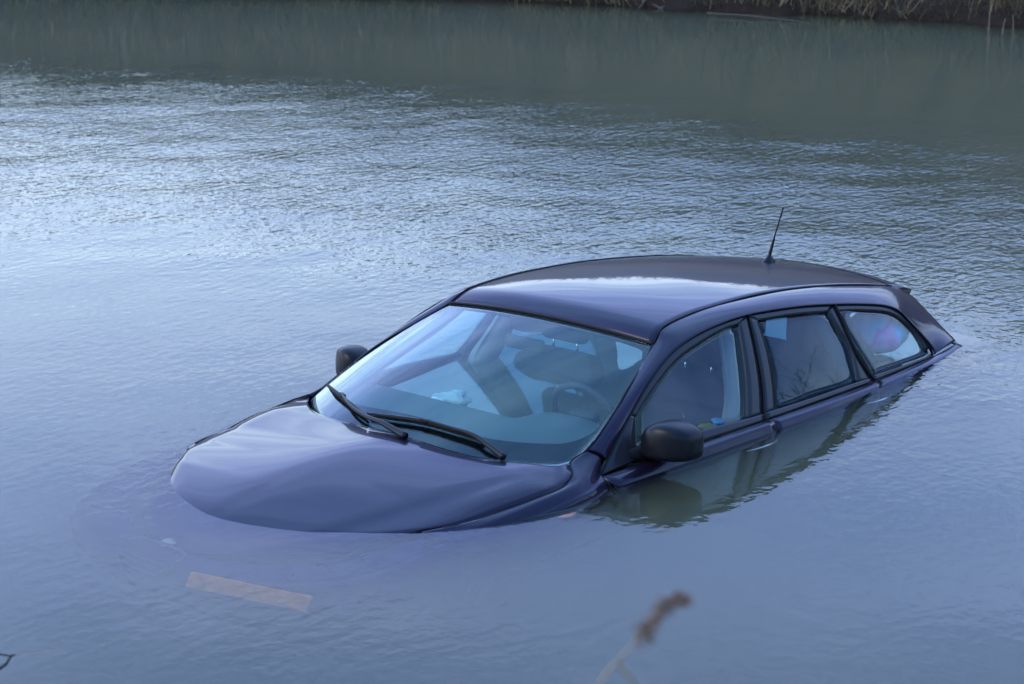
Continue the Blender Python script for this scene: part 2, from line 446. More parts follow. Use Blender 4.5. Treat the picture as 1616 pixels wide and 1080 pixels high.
def bank_vegetation():
    pts = []
    def edge(x): return np.interp(x, BX, BY)
    def hgt(o): return np.interp(o, [0, 0.06, 0.25, 0.6, 1.2, 2.5, 4.5, 7, 9.5], [-0.03, 0.05, 0.13, 0.24, 0.40, 0.75, 1.35, 2.0, 2.5])
    for _ in range(16000):
        x = rng.uniform(-9, 11); o = abs(rng.normal(0, 0.9)) + 0.03
        tuft = 0.5 + 0.5 * math.sin(x * 3.7) * math.sin(x * 1.3 + 2)
        if rng.random() > 0.35 + 0.65 * tuft: continue
        L = rng.uniform(0.15, 0.5) * (0.7 + 0.5 * tuft)
        b = np.array([x, edge(x) + o, hgt(o) - 0.02])
        t = b + np.array([rng.normal(0, 0.12), -rng.uniform(0.0, 0.18), L])
        bend = (rng.normal(0, 0.12), -abs(rng.normal(0.12, 0.12)), -rng.uniform(0.05, 0.5) * L)
        pts.append((b, t, bend, rng.uniform(0.007, 0.018), rng.random()))
    for _ in range(9000):
        x = rng.uniform(-25, 25); o = rng.uniform(0.8, 11); L = rng.uniform(0.25, 0.7)
        b = np.array([x, edge(x) + o, hgt(o) - 0.02]); t = b + np.array([rng.normal(0, 0.15), rng.normal(0, 0.12), L])
        pts.append((b, t, (rng.normal(0, 0.15), -0.1, -0.2 * L), rng.uniform(0.015, 0.04), rng.random()))
    blades('dead_grass', pts, 'dry_grass', 'straw coloured dead grass and sedge hanging over the muddy far bank')
    pts = []
    for _ in range(900):
        x = rng.uniform(-40, 40); o = rng.uniform(4.5, 16)
        H = rng.uniform(0.5, 1.1) + (0.9 * max(0, (x - 2) / 10) if x < 12 else 0.9) * rng.random()
        base = np.array([x, edge(x) + o, np.interp(o, [4.5, 7, 9.5], [1.35, 2.0, 2.45]) * (1.27 + 0.42 * min(1.2, max(-0.5, (x + 1) / 7)))])
        for k in range(70):
            b = base + np.array([rng.normal(0, 0.45), rng.normal(0, 0.4), abs(rng.normal(0, 0.25)) * H])
            t = b + np.array([rng.normal(0, 0.4), rng.normal(0, 0.3), rng.uniform(0.3, 1.0) * H])
            pts.append((b, t, (rng.normal(0, 0.2), 0, -0.1), rng.uniform(0.015, 0.07), rng.random()))
    blades('thicket', pts, 'bare_twigs', 'dark bare scrub along the top of the far bank')


bank_vegetation()


def right_wood():
    """bare trees on the bank to the right, outside the picture: the car's side windows and tail mirror them"""
    r = np.random.default_rng(21); pts = []
    def grow(b, d, L, w, n):
        t = b + d * L; pts.append((b, t, tuple(r.normal(0, .06, 3) * L), w, r.random()))
        if n == 0: return
        for k in range(3 if n > 1 else 4):
            u = r.uniform(.35, 1.0); e = d + r.normal(0, .55, 3); e[2] = abs(e[2]) * .6 + .15; e /= np.linalg.norm(e)
            grow(b + d * L * u, e, L * r.uniform(.5, .72), w * .5, n - 1)
    for x, y, H in ((18, 11, 6.5), (20, 15, 7), (21, 9, 8), (23, 12.5, 7.5), (19, 6, 7), (24, 4, 8), (17, 3, 6), (25, 8, 9), (26, 14, 8), (21, 0, 7), (18, 17, 6), (28, 2, 9), (20, 20.5, 5.5), (16, 13, 5.5)):
        grow(np.array([x, y, 1.0]), np.array([r.normal(0, .05), r.normal(0, .05), 1.0]), H * .42, .34, 4)
    for _ in range(1500):
        x = r.uniform(15, 32); y = r.uniform(-4, 20); b = np.array([x, y, r.uniform(.6, 1.5)])
        pts.append((b, b + np.array([r.normal(0, .5), r.normal(0, .5), r.uniform(.6, 2.4)]), (0, 0, -.2), r.uniform(.05, .25), r.random()))
    blades('wood', pts, 'bare_twigs', 'bare winter wood on the right bank')
    V = [(x, y, z) for x, z in ((8.5, -1.5), (11.5, -.3), (13, .3), (16, 1.0), (60, 1.4), (200, 1.6)) for y in (-60, -5, 4, 12, 19, 24)]
    V = [(x + max(0, (12 - y)) * .22, y, z) for x, y, z in V]
    mesh_obj('right_bank', V, grid_faces(6, 6, True), 'bank_soil')['kind'] = 'structure'


right_wood()

# ------------------------------------------------------------------ the drowned estate car
car = empty('car', (0.16140675, 8.94835355, -0.89582986))
car.rotation_euler = (math.radians(1.51740774), math.radians(-4.12652601), math.radians(227.06031083))
tag(car, 'dark purple estate car standing flooded up to its side windows in the lake', 'car')


MATS['lake_water'].node_tree.nodes['cabin_coordinates'].object = car


def Yside(s, z):
    return .893 - np.where(s < 2.9, .06, .022) * (s - 2.9) ** 2 - .50 * (z - .95) - .12 * (z - .95) ** 2


def surf(pts, off=0.0):
    p = np.asarray(pts, float); return np.stack([p[:, 0], Yside(p[:, 0], p[:, 1]) + off, p[:, 1]], 1)


def WS(u, v, off=0.0):
    u = np.asarray(u, float); v = np.asarray(v, float); a = np.abs(u)
    b = .028 * 4 * v * (1 - v) * (1 - .9 * u * u) + off
    s = (1.24 + .32 * a ** 2.2) * (1 - v) + (2.225 + .044 * a * a) * v - .45 * b
    y = .775 * u * (1 - v) + .605 * u * v + .045 * 4 * v * (1 - v) * u
    z = (.885 + .03 * a * a) * (1 - v) + (1.325 - .037 * a * a) * v + .89 * b
    return np.stack([s, y, z], -1)


SEAM_A = [(1.56, .772, .918), (1.589, .768, .934), (1.65, .775, .955), (1.716, .770, .990), (1.887, .735, 1.092), (1.985, .705, 1.146), (2.094, .670, 1.197), (2.171, .645, 1.233), (2.269, .606, 1.288)]
DITCH = [(2.269, .606, 1.290), (2.33, .588, 1.333), (2.40, .577, 1.355), (2.6, .567, 1.381), (2.85, .559, 1.396), (3.1, .548, 1.402), (3.4, .540, 1.395), (3.7, .541, 1.376), (3.95, .545, 1.352), (4.2, .547, 1.320)]
RUB = [(1.656, .844, .862), (1.726, .826, .918), (1.804, .806, .979), (1.923, .777, 1.064), (2.092, .736, 1.174), (2.245, .705, 1.252), (2.387, .689, 1.298), (2.577, .678, 1.333), (2.851, .671, 1.355), (3.23, .673, 1.347), (3.504, .680, 1.326), (3.731, .687, 1.302), (3.917, .695, 1.274), (4.021, .712, 1.237), (4.084, .743, 1.175), (4.148, .782, 1.103), (4.186, .812, 1.05), (4.184, .828, 1.022)]
BELT = [(1.656, .844, .862), (1.9, .868, .884), (2.279, .890, .912), (2.727, .899, .940), (3.2, .892, .962), (3.618, .874, .981), (3.95, .856, 1.003), (4.184, .830, 1.020)]

PAINT = ['car_paint', 'cabin_trim']


def tabfn(tab):
    T = np.asarray(tab, float); D = cr(T, 12)
    return lambda s: np.stack([s, np.interp(s, D[:, 0], D[:, 1]), np.interp(s, D[:, 0], D[:, 2])], -1)


def build_roof():
    u = np.linspace(0, 1, 80)
    D = cr(DITCH, 10); L = np.concatenate([[0], np.cumsum(np.linalg.norm(np.diff(D, axis=0), axis=1))]); L /= L[-1]
    E = np.stack([np.interp(u, L, D[:, k]) for k in range(3)], 1)
    rows = []
    ds0 = -.044 * (1 - u) ** 1.5 + .075 * u ** 3          # centre line further forward at the screen, further back at the tail
    crown = .037 - .006 * u
    for v in np.linspace(-1, 1, 31):
        w = 1 - v * v
        rows.append(np.stack([E[:, 0] + ds0 * w, E[:, 1] * v, E[:, 2] + crown * (1 - np.abs(v) ** 2.3)], 1))
    A = np.stack(rows); V = C(A).reshape(-1, 3); F = oriented(V, grid_faces(*A.shape[:2]), CENTRE)
    mesh_obj('roof', V, F, PAINT, car, solid=0.012, inner=True)
    for sd in (1, -1):
        seal('roof_seal', [(p[0], p[1], p[2] + .001) for p in DITCH], .0042, 'black_rubber', car, sd)
    # headliner under the roof
    # spoiler lip carrying the roof over the tailgate
    end = A[:, -1]
    tipz = np.linspace(-1, 1, 31)
    top = end + np.array([.004, 0, .000]); tip = end + np.stack([.17 + 0 * tipz, .012 * tipz, -.036 + 0 * tipz], 1)
    low = tip + np.array([-.012, 0, -.022]); back = end + np.array([.03, 0, -.075])
    mid = (top + tip) / 2 + np.array([0, 0, .006])
    G = np.stack([top, mid, tip, low, back]); V = C(G).reshape(-1, 3); F = oriented(V, grid_faces(*G.shape[:2]), C(np.array([4.2, 0, 1.27])))
    cap0 = [tuple(i * 31 for i in range(5)), tuple(i * 31 + 30 for i in range(5))[::-1]]
    mesh_obj('spoiler', V, F + cap0, 'car_paint', car)


def build_glass_screen():
    n = 40; U, Vv = np.meshgrid(np.linspace(-1, 1, n), np.linspace(0, 1, 24))
    P = WS(U, Vv); V = C(P).reshape(-1, 3); F = oriented(V, grid_faces(24, n), CENTRE)
    g = mesh_obj('windscreen', V, F, 'windscreen_glass', car, solid=0.004)
    # black printed border just under the glass
    inner = [(.955, .90), (.972, .80), (.978, .60), (.975, .35), (.955, .245), (.90, .185), (.80, .165), (.55, .165), (.25, .20), (0, .215), (-.25, .20), (-.55, .165), (-.80, .165), (-.90, .185), (-.955, .245), (-.975, .35), (-.978, .60), (-.972, .80), (-.955, .90),
             (-.90, .945), (-.6, .955), (-.3, .95), (-.20, .935), (-.13, .885), (0, .87), (.13, .885), (.20, .935), (.3, .95), (.6, .955), (.90, .945), (.955, .90)]
    I = cr(inner, 6)
    def outp(p):
        k = max(abs(p[0]), abs((p[1] - .5) * 2)); return (p[0] / k, .5 + (p[1] - .5) / k)
    O = np.array([outp(p) for p in I])
    rows = [I * (1 - t) + O * t for t in np.linspace(0, 1, 6)]
    G = np.stack([WS(r[:, 0], r[:, 1], -.0065) for r in rows]); V = C(G).reshape(-1, 3); F = oriented(V, grid_faces(*G.shape[:2]), CENTRE)
    mesh_obj('frit_border', V, F, ['frit', 'dark_trim'], g, solid=0.003, inner=True)
    # rubber all round
    top = [tuple(WS(u, 1.0, .001)) for u in np.linspace(-1, 1, 15)]
    seal('screen_seal', SEAM_A, .0048, 'black_rubber', car, 1)
    seal('screen_seal', SEAM_A, .0048, 'black_rubber', car, -1)
    seal('screen_seal', top, .006, 'black_rubber', car)


def build_side_frames():
    inner = [(1.66, .776, .962), (1.716, .770, .990), (1.85, .744, 1.07), (2.02, .693, 1.163), (2.269, .606, 1.290), (2.36, .582, 1.345), (2.6, .567, 1.381), (2.85, .559, 1.396), (3.2, .545, 1.400), (3.5, .540, 1.390), (3.73, .541, 1.373), (3.98, .546, 1.348), (4.2, .549, 1.319), (4.335, .572, 1.268), (4.388, .640, 1.192), (4.412, .715, 1.122), (4.43, .795, 1.055)]
    for sd in (1, -1):
        a = np.array(inner); b = np.array(RUB[1:])
        def bul(t): return a * (1 - t) + b * t + np.array([0, .55, .75]) * (.012 * 4 * t * (1 - t))
        sheet('side_frame', [bul(t) for t in (0, .25, .5, .75, 1)], PAINT, car, 8, 3, sd, solid=.02)
        seal('window_seal', [(p[0], p[1] + .003, p[2] + .002) for p in RUB], .004, 'black_rubber', car, sd)


# window outlines on the side surface (s, z)
F_TOP = [(1.945, 1.051), (2.045, 1.113), (2.153, 1.171), (2.298, 1.236), (2.458, 1.280), (2.638, 1.317), (2.766, 1.326)]
F_B = [(2.766, 1.326), (2.731, 1.228), (2.678, 1.102), (2.600, .962)]
F_BOT = [(1.905, .945), (2.05, .951), (2.277, .958), (2.45, .961), (2.600, .962)]
F_FRONT = [(1.945, 1.051), (1.915, .985), (1.905, .945)]
R_F = [(2.904, 1.326), (2.898, 1.208), (2.86, 1.079), (2.808, .970)]
R_TOP = [(2.904, 1.326), (3.159, 1.320), (3.45, 1.302)]
R_R = [(3.45, 1.302), (3.479, 1.234), (3.515, 1.149), (3.501, 1.073), (3.468, .995)]
R_BOT = [(2.808, .970), (3.1, .980), (3.468, .995)]
Q_OUT = [(3.613, 1.006), (3.58, 1.08), (3.545, 1.159), (3.517, 1.297), (3.712, 1.278), (3.943, 1.240), (4.05, 1.187), (4.116, 1.116), (4.15, 1.055), (4.145, 1.024), (3.9, 1.013)]
Q_CLEAR = [(3.718, 1.030), (3.684, 1.099), (3.650, 1.18), (3.619, 1.268), (3.80, 1.256), (3.951, 1.226), (4.04, 1.175), (4.092, 1.105), (4.10, 1.058), (4.06, 1.040), (3.9, 1.034)]
B_CUT = [(2.851, 1.355), (2.822, 1.243), (2.774, 1.09), (2.712, .955), (2.722, .935)]
C_CUT = [(3.511, 1.326), (3.521, 1.25), (3.528, 1.15), (3.55, 1.07), (3.60, .985)]


def resamp(P, n):
    D = cr(P, 10); L = np.concatenate([[0], np.cumsum(np.linalg.norm(np.diff(D, axis=0), axis=1))]); L /= L[-1]
    u = np.linspace(0, 1, n); return np.stack([np.interp(u, L, D[:, k]) for k in range(D.shape[1])], 1)


def strip2(a, b, n=24, k=4):
    A = resamp(a, n); B = resamp(b, n); return [A * (1 - t) + B * t for t in np.linspace(0, 1, k)]


def surf_sheet(rows, off=0.0, side=1):
    G = np.stack([surf(r, off) for r in rows]); G[..., 1] *= side
    V = C(G).reshape(-1, 3); return V, oriented(V, grid_faces(*G.shape[:2]), CENTRE)


def fan_sheet(loop, off, side, n=64, rings=5):
    P = resamp(list(loop) + [loop[0]], n + 1)[:-1]; c = P.mean(0)
    V, F = [], []
    for i, t in enumerate(np.linspace(1, 0, rings + 1)[:-1]):
        V += list(surf(c + (P - c) * t, off))
    V += list(surf(c[None], off)); V = np.array(V); V[:, 1] *= side; V = C(V)
    for i in range(rings - 1):
        F += [(i * n + k, i * n + (k + 1) % n, (i + 1) * n + (k + 1) % n, (i + 1) * n + k) for k in range(n)]
    F += [((rings - 1) * n + k, (rings - 1) * n + (k + 1) % n, rings * n) for k in range(n)]
    return V, oriented(V, F, CENTRE)


def ring_sheet(outer, inner, off, side, n=72, k=4):
    A = resamp(list(outer) + [outer[0]], n + 1)[:-1]; B = resamp(list(inner) + [inner[0]], n + 1)[:-1]
    G = np.stack([surf(A * (1 - t) + B * t, off) for t in np.linspace(0, 1, k)]); G[..., 1] *= side
    V = C(G).reshape(-1, 3)
    F = [(i * n + j, i * n + (j + 1) % n, (i + 1) * n + (j + 1) % n, (i + 1) * n + j) for i in range(k - 1) for j in range(n)]
    return V, oriented(V, F, CENTRE)


def sz(tab): return [(p[0], p[2]) for p in tab]


SH = [(1.62, .902, .826), (1.8, .918, .845), (2.2, .931, .880), (2.7, .942, .915), (3.05, .944, .936), (3.4, .932, .950), (3.7, .918, .962), (4.12, .893, .990), (4.44, .835, 1.012)]
BELT_X = BELT[:-1] + [(4.184, .834, 1.020), (4.44, .800, 1.040)]


def build_side(sd):
    belt = tabfn(BELT_X); sh = tabfn(SH)
    def low(s, z, y0): return np.stack([s, y0 - .03 * ((s - 2.6) / 1.8) ** 2, z + 0 * s], -1)
    def rows(s0, s1, lean0=0.0, lean1=0.0, n=26):
        out = []
        for k, (fn) in enumerate((belt, lambda s: belt(s) * .45 + sh(s) * .55 + np.array([0, .006, .007]), sh, lambda s: low(s, .83, .948) if False else np.stack([s, sh(s)[:, 1] + .012, sh(s)[:, 2] - .05], -1), lambda s: low(s, .70, .945), lambda s: low(s, .45, .915), lambda s: low(s, .24, .85))):
            out.append(fn(np.linspace(s0 + lean0 * k, s1 + lean1 * k, n)))
        return out
    d1 = sheet('door', rows(1.662, 2.718, .012, .004), ['car_paint', 'dark_trim'], car, 1, 5, sd, solid=.03, sampled=True)
    d2 = sheet('door', rows(2.726, 3.612, .004, -.02), ['car_paint', 'dark_trim'], car, 1, 5, sd, solid=.03, sampled=True)
    q = sheet('rear_quarter_panel', rows(3.620, 4.44, -.02, .004), ['car_paint', 'dark_trim'], car, 1, 5, sd, solid=.03, sampled=True)
    for d, s0, s1, dz in ((d1, 2.485, 2.715, 0), (d2, 3.40, 3.60, .072)):
        t = np.linspace(0, 1, 14); z = .785 + dz + .012 * np.sin(t * math.pi) + .02 * t
        P = np.stack([s0 + (s1 - s0) * t, .952 + .038 * np.sin(t * math.pi) ** .6, z], 1); P[:, 1] *= sd
        tube('door_handle', C(P), [.004, .011, .012, .011, .004], 'chrome', d, 8)
    # frames of the front door window
    M = ['frame_plastic', 'dark_trim']
    def fr(name, a, b, off, solid, par, n=24):
        V, F = surf_sheet(strip2(a, b, n), off, sd); return mesh_obj(name, V, F, M, par, solid=solid, inner=True)
    rub = sz(RUB); bel = sz(BELT)
    fr('window_frame', [rub[3], rub[4], rub[5], rub[6], rub[7], rub[8]], [(F_TOP[0][0] , F_TOP[0][1])] + F_TOP[1:], -.004, .03, d1, 40)
    fr('mirror_sail', [rub[0], rub[1], rub[2], rub[3]], [(1.905, .900), (1.905, .945), (1.915, .985), (1.945, 1.051)], -.004, .02, d1)
    fr('belt_trim', [(1.905, .945), (2.277, .958), (2.6, .962), (2.712, .966)], [(1.905, .886), (2.279, .913), (2.6, .933), (2.712, .940)], .000, .02, d1)
    fr('pillar_cover', F_B, [B_CUT[0], B_CUT[1], B_CUT[2], (2.712, .962)], -.004, .045, d1)
    fr('pillar_cover', [(2.853, 1.355), (2.826, 1.243), (2.779, 1.09), (2.719, .962)], R_F, -.004, .045, d2)
    fr('window_frame', [rub[8], rub[9], rub[10]], R_TOP, -.004, .03, d2)
    fr('window_frame', R_R, C_CUT, -.004, .03, d2)
    fr('belt_trim', [(2.719, .967), (2.808, .970), (3.1, .980), (3.468, .995), (3.60, .999)], [(2.719, .941), (2.808, .944), (3.2, .963), (3.468, .974), (3.60, .981)], .000, .02, d2)
    fr('belt_trim', [(3.609, 1.004), (3.9, 1.012), (4.145, 1.022), (4.176, 1.028)], [(3.609, .982), (3.95, 1.001), (4.145, 1.012), (4.184, 1.016)], .000, .02, q)
    fr('window_frame', [rub[10], rub[11], rub[12], rub[13], rub[14], rub[15], rub[16]], [(3.517, 1.297), (3.712, 1.278), (3.943, 1.240), (4.05, 1.187), (4.10, 1.14), (4.135, 1.09), (4.15, 1.045)], -.004, .02, q, 40)
    # seams
    seal('door_seal', [tuple(p) for p in surf(B_CUT[:-1])] + [(2.722, .900, .934), (2.726, .934, .914), (2.735, .946, .80)], .0035, 'black_rubber', d1, sd)
    seal('window_seal', [tuple(p) for p in surf(C_CUT, .001)], .0075, 'black_rubber', d2, sd)
    seal('door_seal', [(3.616, .872, .982), (3.606, .912, .962), (3.59, .925, .85)], .0035, 'black_rubber', d2, sd)
    seal('door_seal', [(1.656, .842, .862), (1.665, .874, .848), (1.668, .897, .830), (1.676, .918, .76)], .0035, 'black_rubber', d1, sd)
    # glass panes
    loop = F_TOP + F_B[1:] + F_BOT[::-1][1:] + [(1.915, .985)]
    for nm, lp, par in (('front_window', loop, d1), ('rear_window', R_TOP + R_R[1:] + R_BOT[::-1][1:] + R_F[::-1][1:-1], d2)):
        c = np.mean(lp, 0); lp = [tuple(c + (np.array(p) - c) * 1.015) for p in lp]
        V, F = fan_sheet(lp, -.012, sd); mesh_obj('side_window', V, F, 'window_glass' if nm == 'front_window' else 'tinted_glass', par, solid=.004)
    V, F = fan_sheet(Q_OUT, -.006, sd); qg = mesh_obj('quarter_window', V, F, 'window_glass', car, solid=.004)
    V, F = ring_sheet(Q_OUT, Q_CLEAR, -.0125, sd); mesh_obj('frit_border', V, F, ['frit', 'dark_trim'], qg, solid=.003, inner=True)
    # inside cover of the pillars and the roof edge
    P = np.array([(2.32, .600, 1.270), (2.5, .595, 1.310), (2.85, .585, 1.330), (3.2, .580, 1.328), (3.6, .582, 1.305), (3.95, .59, 1.26)])
    P[:, 1] *= sd; tube('roof_lining_edge', C(cr(P, 8)), .035, 'cabin_trim', car, 8)
    P = np.array([(2.80, .590, 1.32), (2.76, .655, 1.20), (2.71, .735, 1.03), (2.66, .775, .90), (2.62, .78, .6)]); P[:, 1] *= sd
    tube('pillar_lining', C(cr(P, 6)), [.045, .05, .06, .07, .08], 'cabin_trim', car, 10)
    P = np.array([(2.36, .585, 1.295), (2.21, .625, 1.190), (2.02, .690, 1.075), (1.84, .735, .975), (1.72, .755, .90)]); P[:, 1] *= sd
    tube('pillar_lining', C(cr(P, 6)), .030, 'cabin_trim', car, 8)
    P = np.array([(3.46, .60, 1.29), (3.50, .685, 1.15), (3.56, .755, 1.0), (3.58, .78, .8)]); P[:, 1] *= sd
    tube('pillar_lining', C(cr(P, 6)), [.03, .04, .05, .06], 'cabin_trim', car, 8)
    # seat belt hanging down the centre pillar
    P = np.array([(2.74, .62, 1.27), (2.69, .70, 1.12), (2.63, .76, .96), (2.58, .78, .70)]); P[:, 1] *= sd
    B_ = cr(P, 6); G = np.stack([B_ + np.array([-.024, 0, 0]), B_ + np.array([.024, 0, 0])]); V = C(G).reshape(-1, 3)
    mesh_obj('seat_belt', V, grid_faces(2, G.shape[1]), 'cabin_trim', car, solid=.002)
    return d1


def build_mirror(sd, d):
    # door mirror: foot on the sail, wide housing tapering outwards
    M = empty('mirror', (0, 0, 0), car)
    secs = []
    ys = [.835, .85, .88, .92, .97, 1.02, 1.055, 1.075, 1.082]
    top = [.955, 1.000, 1.040, 1.064, 1.070, 1.060, 1.045, 1.020, .985]
    bot = [.915, .908, .904, .903, .904, .908, .913, .922, .945]
    fr = [1.945, 1.905, 1.868, 1.850, 1.855, 1.880, 1.910, 1.940, 1.968]
    bk = [2.02, 2.035, 2.042, 2.045, 2.048, 2.048, 2.045, 2.040, 2.02]
    if sd < 0:
        ys = [.835 + (y - .835) * .90 for y in ys]; fr = [f + .035 for f in fr]
    n = 20; V = []
    for y, t, b, f, k in zip(ys, top, bot, fr, bk):
        for j in range(n):
            a = 2 * math.pi * j / n; ca, sa = math.cos(a), math.sin(a)
            e = .42
            dx = abs(ca) ** e * (1 if ca > 0 else -1); dz = abs(sa) ** e * (1 if sa > 0 else -1)
            cx = (f + k) / 2; cz = (t + b) / 2 + (.0 if dz > 0 else 0)
            # front is rounder than the back
            if dx < 0: dx = -abs(ca) ** .8
            V.append((cx + dx * (k - f) / 2, y, cz + dz * (t - b) / 2))
    V = np.array(V); V[:, 1] *= sd; V = C(V); m = len(ys)
    F = [(i * n + j, i * n + (j + 1) % n, (i + 1) * n + (j + 1) % n, (i + 1) * n + j) for i in range(m - 1) for j in range(n)] + [tuple(range(n)), tuple(range((m - 1) * n, m * n))]
    F = oriented(V, F, V.mean(0))
    mesh_obj('housing', V, F, 'grained_plastic', M).modifiers.new('round', 'SUBSURF').levels = 1
    M.children[0].modifiers['round'].render_levels = 2
    # foot
    P = np.array([(1.83, .80, .905), (1.90, .835, .912), (1.955, .875, .922), (1.97, .92, .935)]); P[:, 1] *= sd
    tube('foot', C(cr(P, 6)), [.028, .035, .032, .028], 'black_rubber', M, 10)
    # reflecting glass on the back
    q = np.array([(2.0465, y, z) for y, z in ((.885, .935), (.885, 1.03), (.93, 1.045), (1.0, 1.045), (1.045, 1.02), (1.05, .96), (1.02, .928), (.93, .922))]); q[:, 1] *= sd
    V = C(q); mesh_obj('mirror_glass', V, oriented(V, [tuple(range(8))], C(np.array([1.9, .96 * sd, .98]))), 'mirror_silver', M, smooth=False, solid=.002)


HOOD_MID = [(1.326, .937), (1.12, .919), (.92, .889), (.72, .850), (.55, .810), (.39, .762), (.24, .690), (.15, .610)]
HOOD_EDGE = [(1.548, .772), (1.503, .832), (1.40, .853), (1.25, .838), (1.08, .802), (.95, .765), (.80, .69), (.66, .61), (.56, .56)]


def hood_grid(nt=72, nv=65):
    """a pressed panel: a spine with long gentle flanks that roll over only close to the shut lines"""
    M = cr(HOOD_MID, 16)[::-1]; E = cr(HOOD_EDGE, 16); t = np.linspace(0, 1, nt)
    te = np.linspace(0, 1, len(E)); eS = np.interp(t, te, E[:, 0]); eY = np.interp(t, te, E[:, 1]); cS = 1.326 - (1.326 - .15) * t
    eo = np.argsort(E[:, 0])
    out = []
    for v in np.linspace(-1, 1, nv):
        a = abs(v); row = []
        for k in range(nt):
            h = a ** (4.0 - 2.0 * t[k]); sx = cS[k] + (eS[k] - cS[k]) * h; y = eY[k] * v
            zc = np.interp(sx, M[:, 0], M[:, 1]) if sx < 1.326 else .937 + .015 * (sx - 1.326)
            kk = np.interp(sx, [.45, .7, .9, 1.05, 1.25, 1.45, 1.6], [.130, .135, .120, .095, .062, .035, .02])
            dd = np.interp(sx, [.6, .8, .95, 1.1, 1.3, 1.45, 1.50, 1.55], [0, .004, .016, .030, .036, .036, .022, 0])
            yc = np.interp(sx, [.5, 1.0, 1.5], [.36, .53, .70]); q = min(1, max(0, (abs(y) - yc) / .11)); crease = (.008 if y > 0 else .000) * q * q * (3 - 2 * q) * min(1, max(0, (sx - .35) / .25)) * min(1, max(0, (1.52 - sx) / .12))
            d = max(0, 1 - (1 - a) * eY[k] / .13)
            z = zc - kk * (math.sqrt(y * y + .0081) - .09) - dd * d * d - .12 * a * max(0, (t[k] - .70) / .30) ** 2
            z -= crease
            z += .085 * min(1, max(0, (1.10 - sx) / .45)) * -min(0, y)
            row.append((sx, y, z))
        out.append(row)
    return np.array(out)


HOOD = hood_grid()


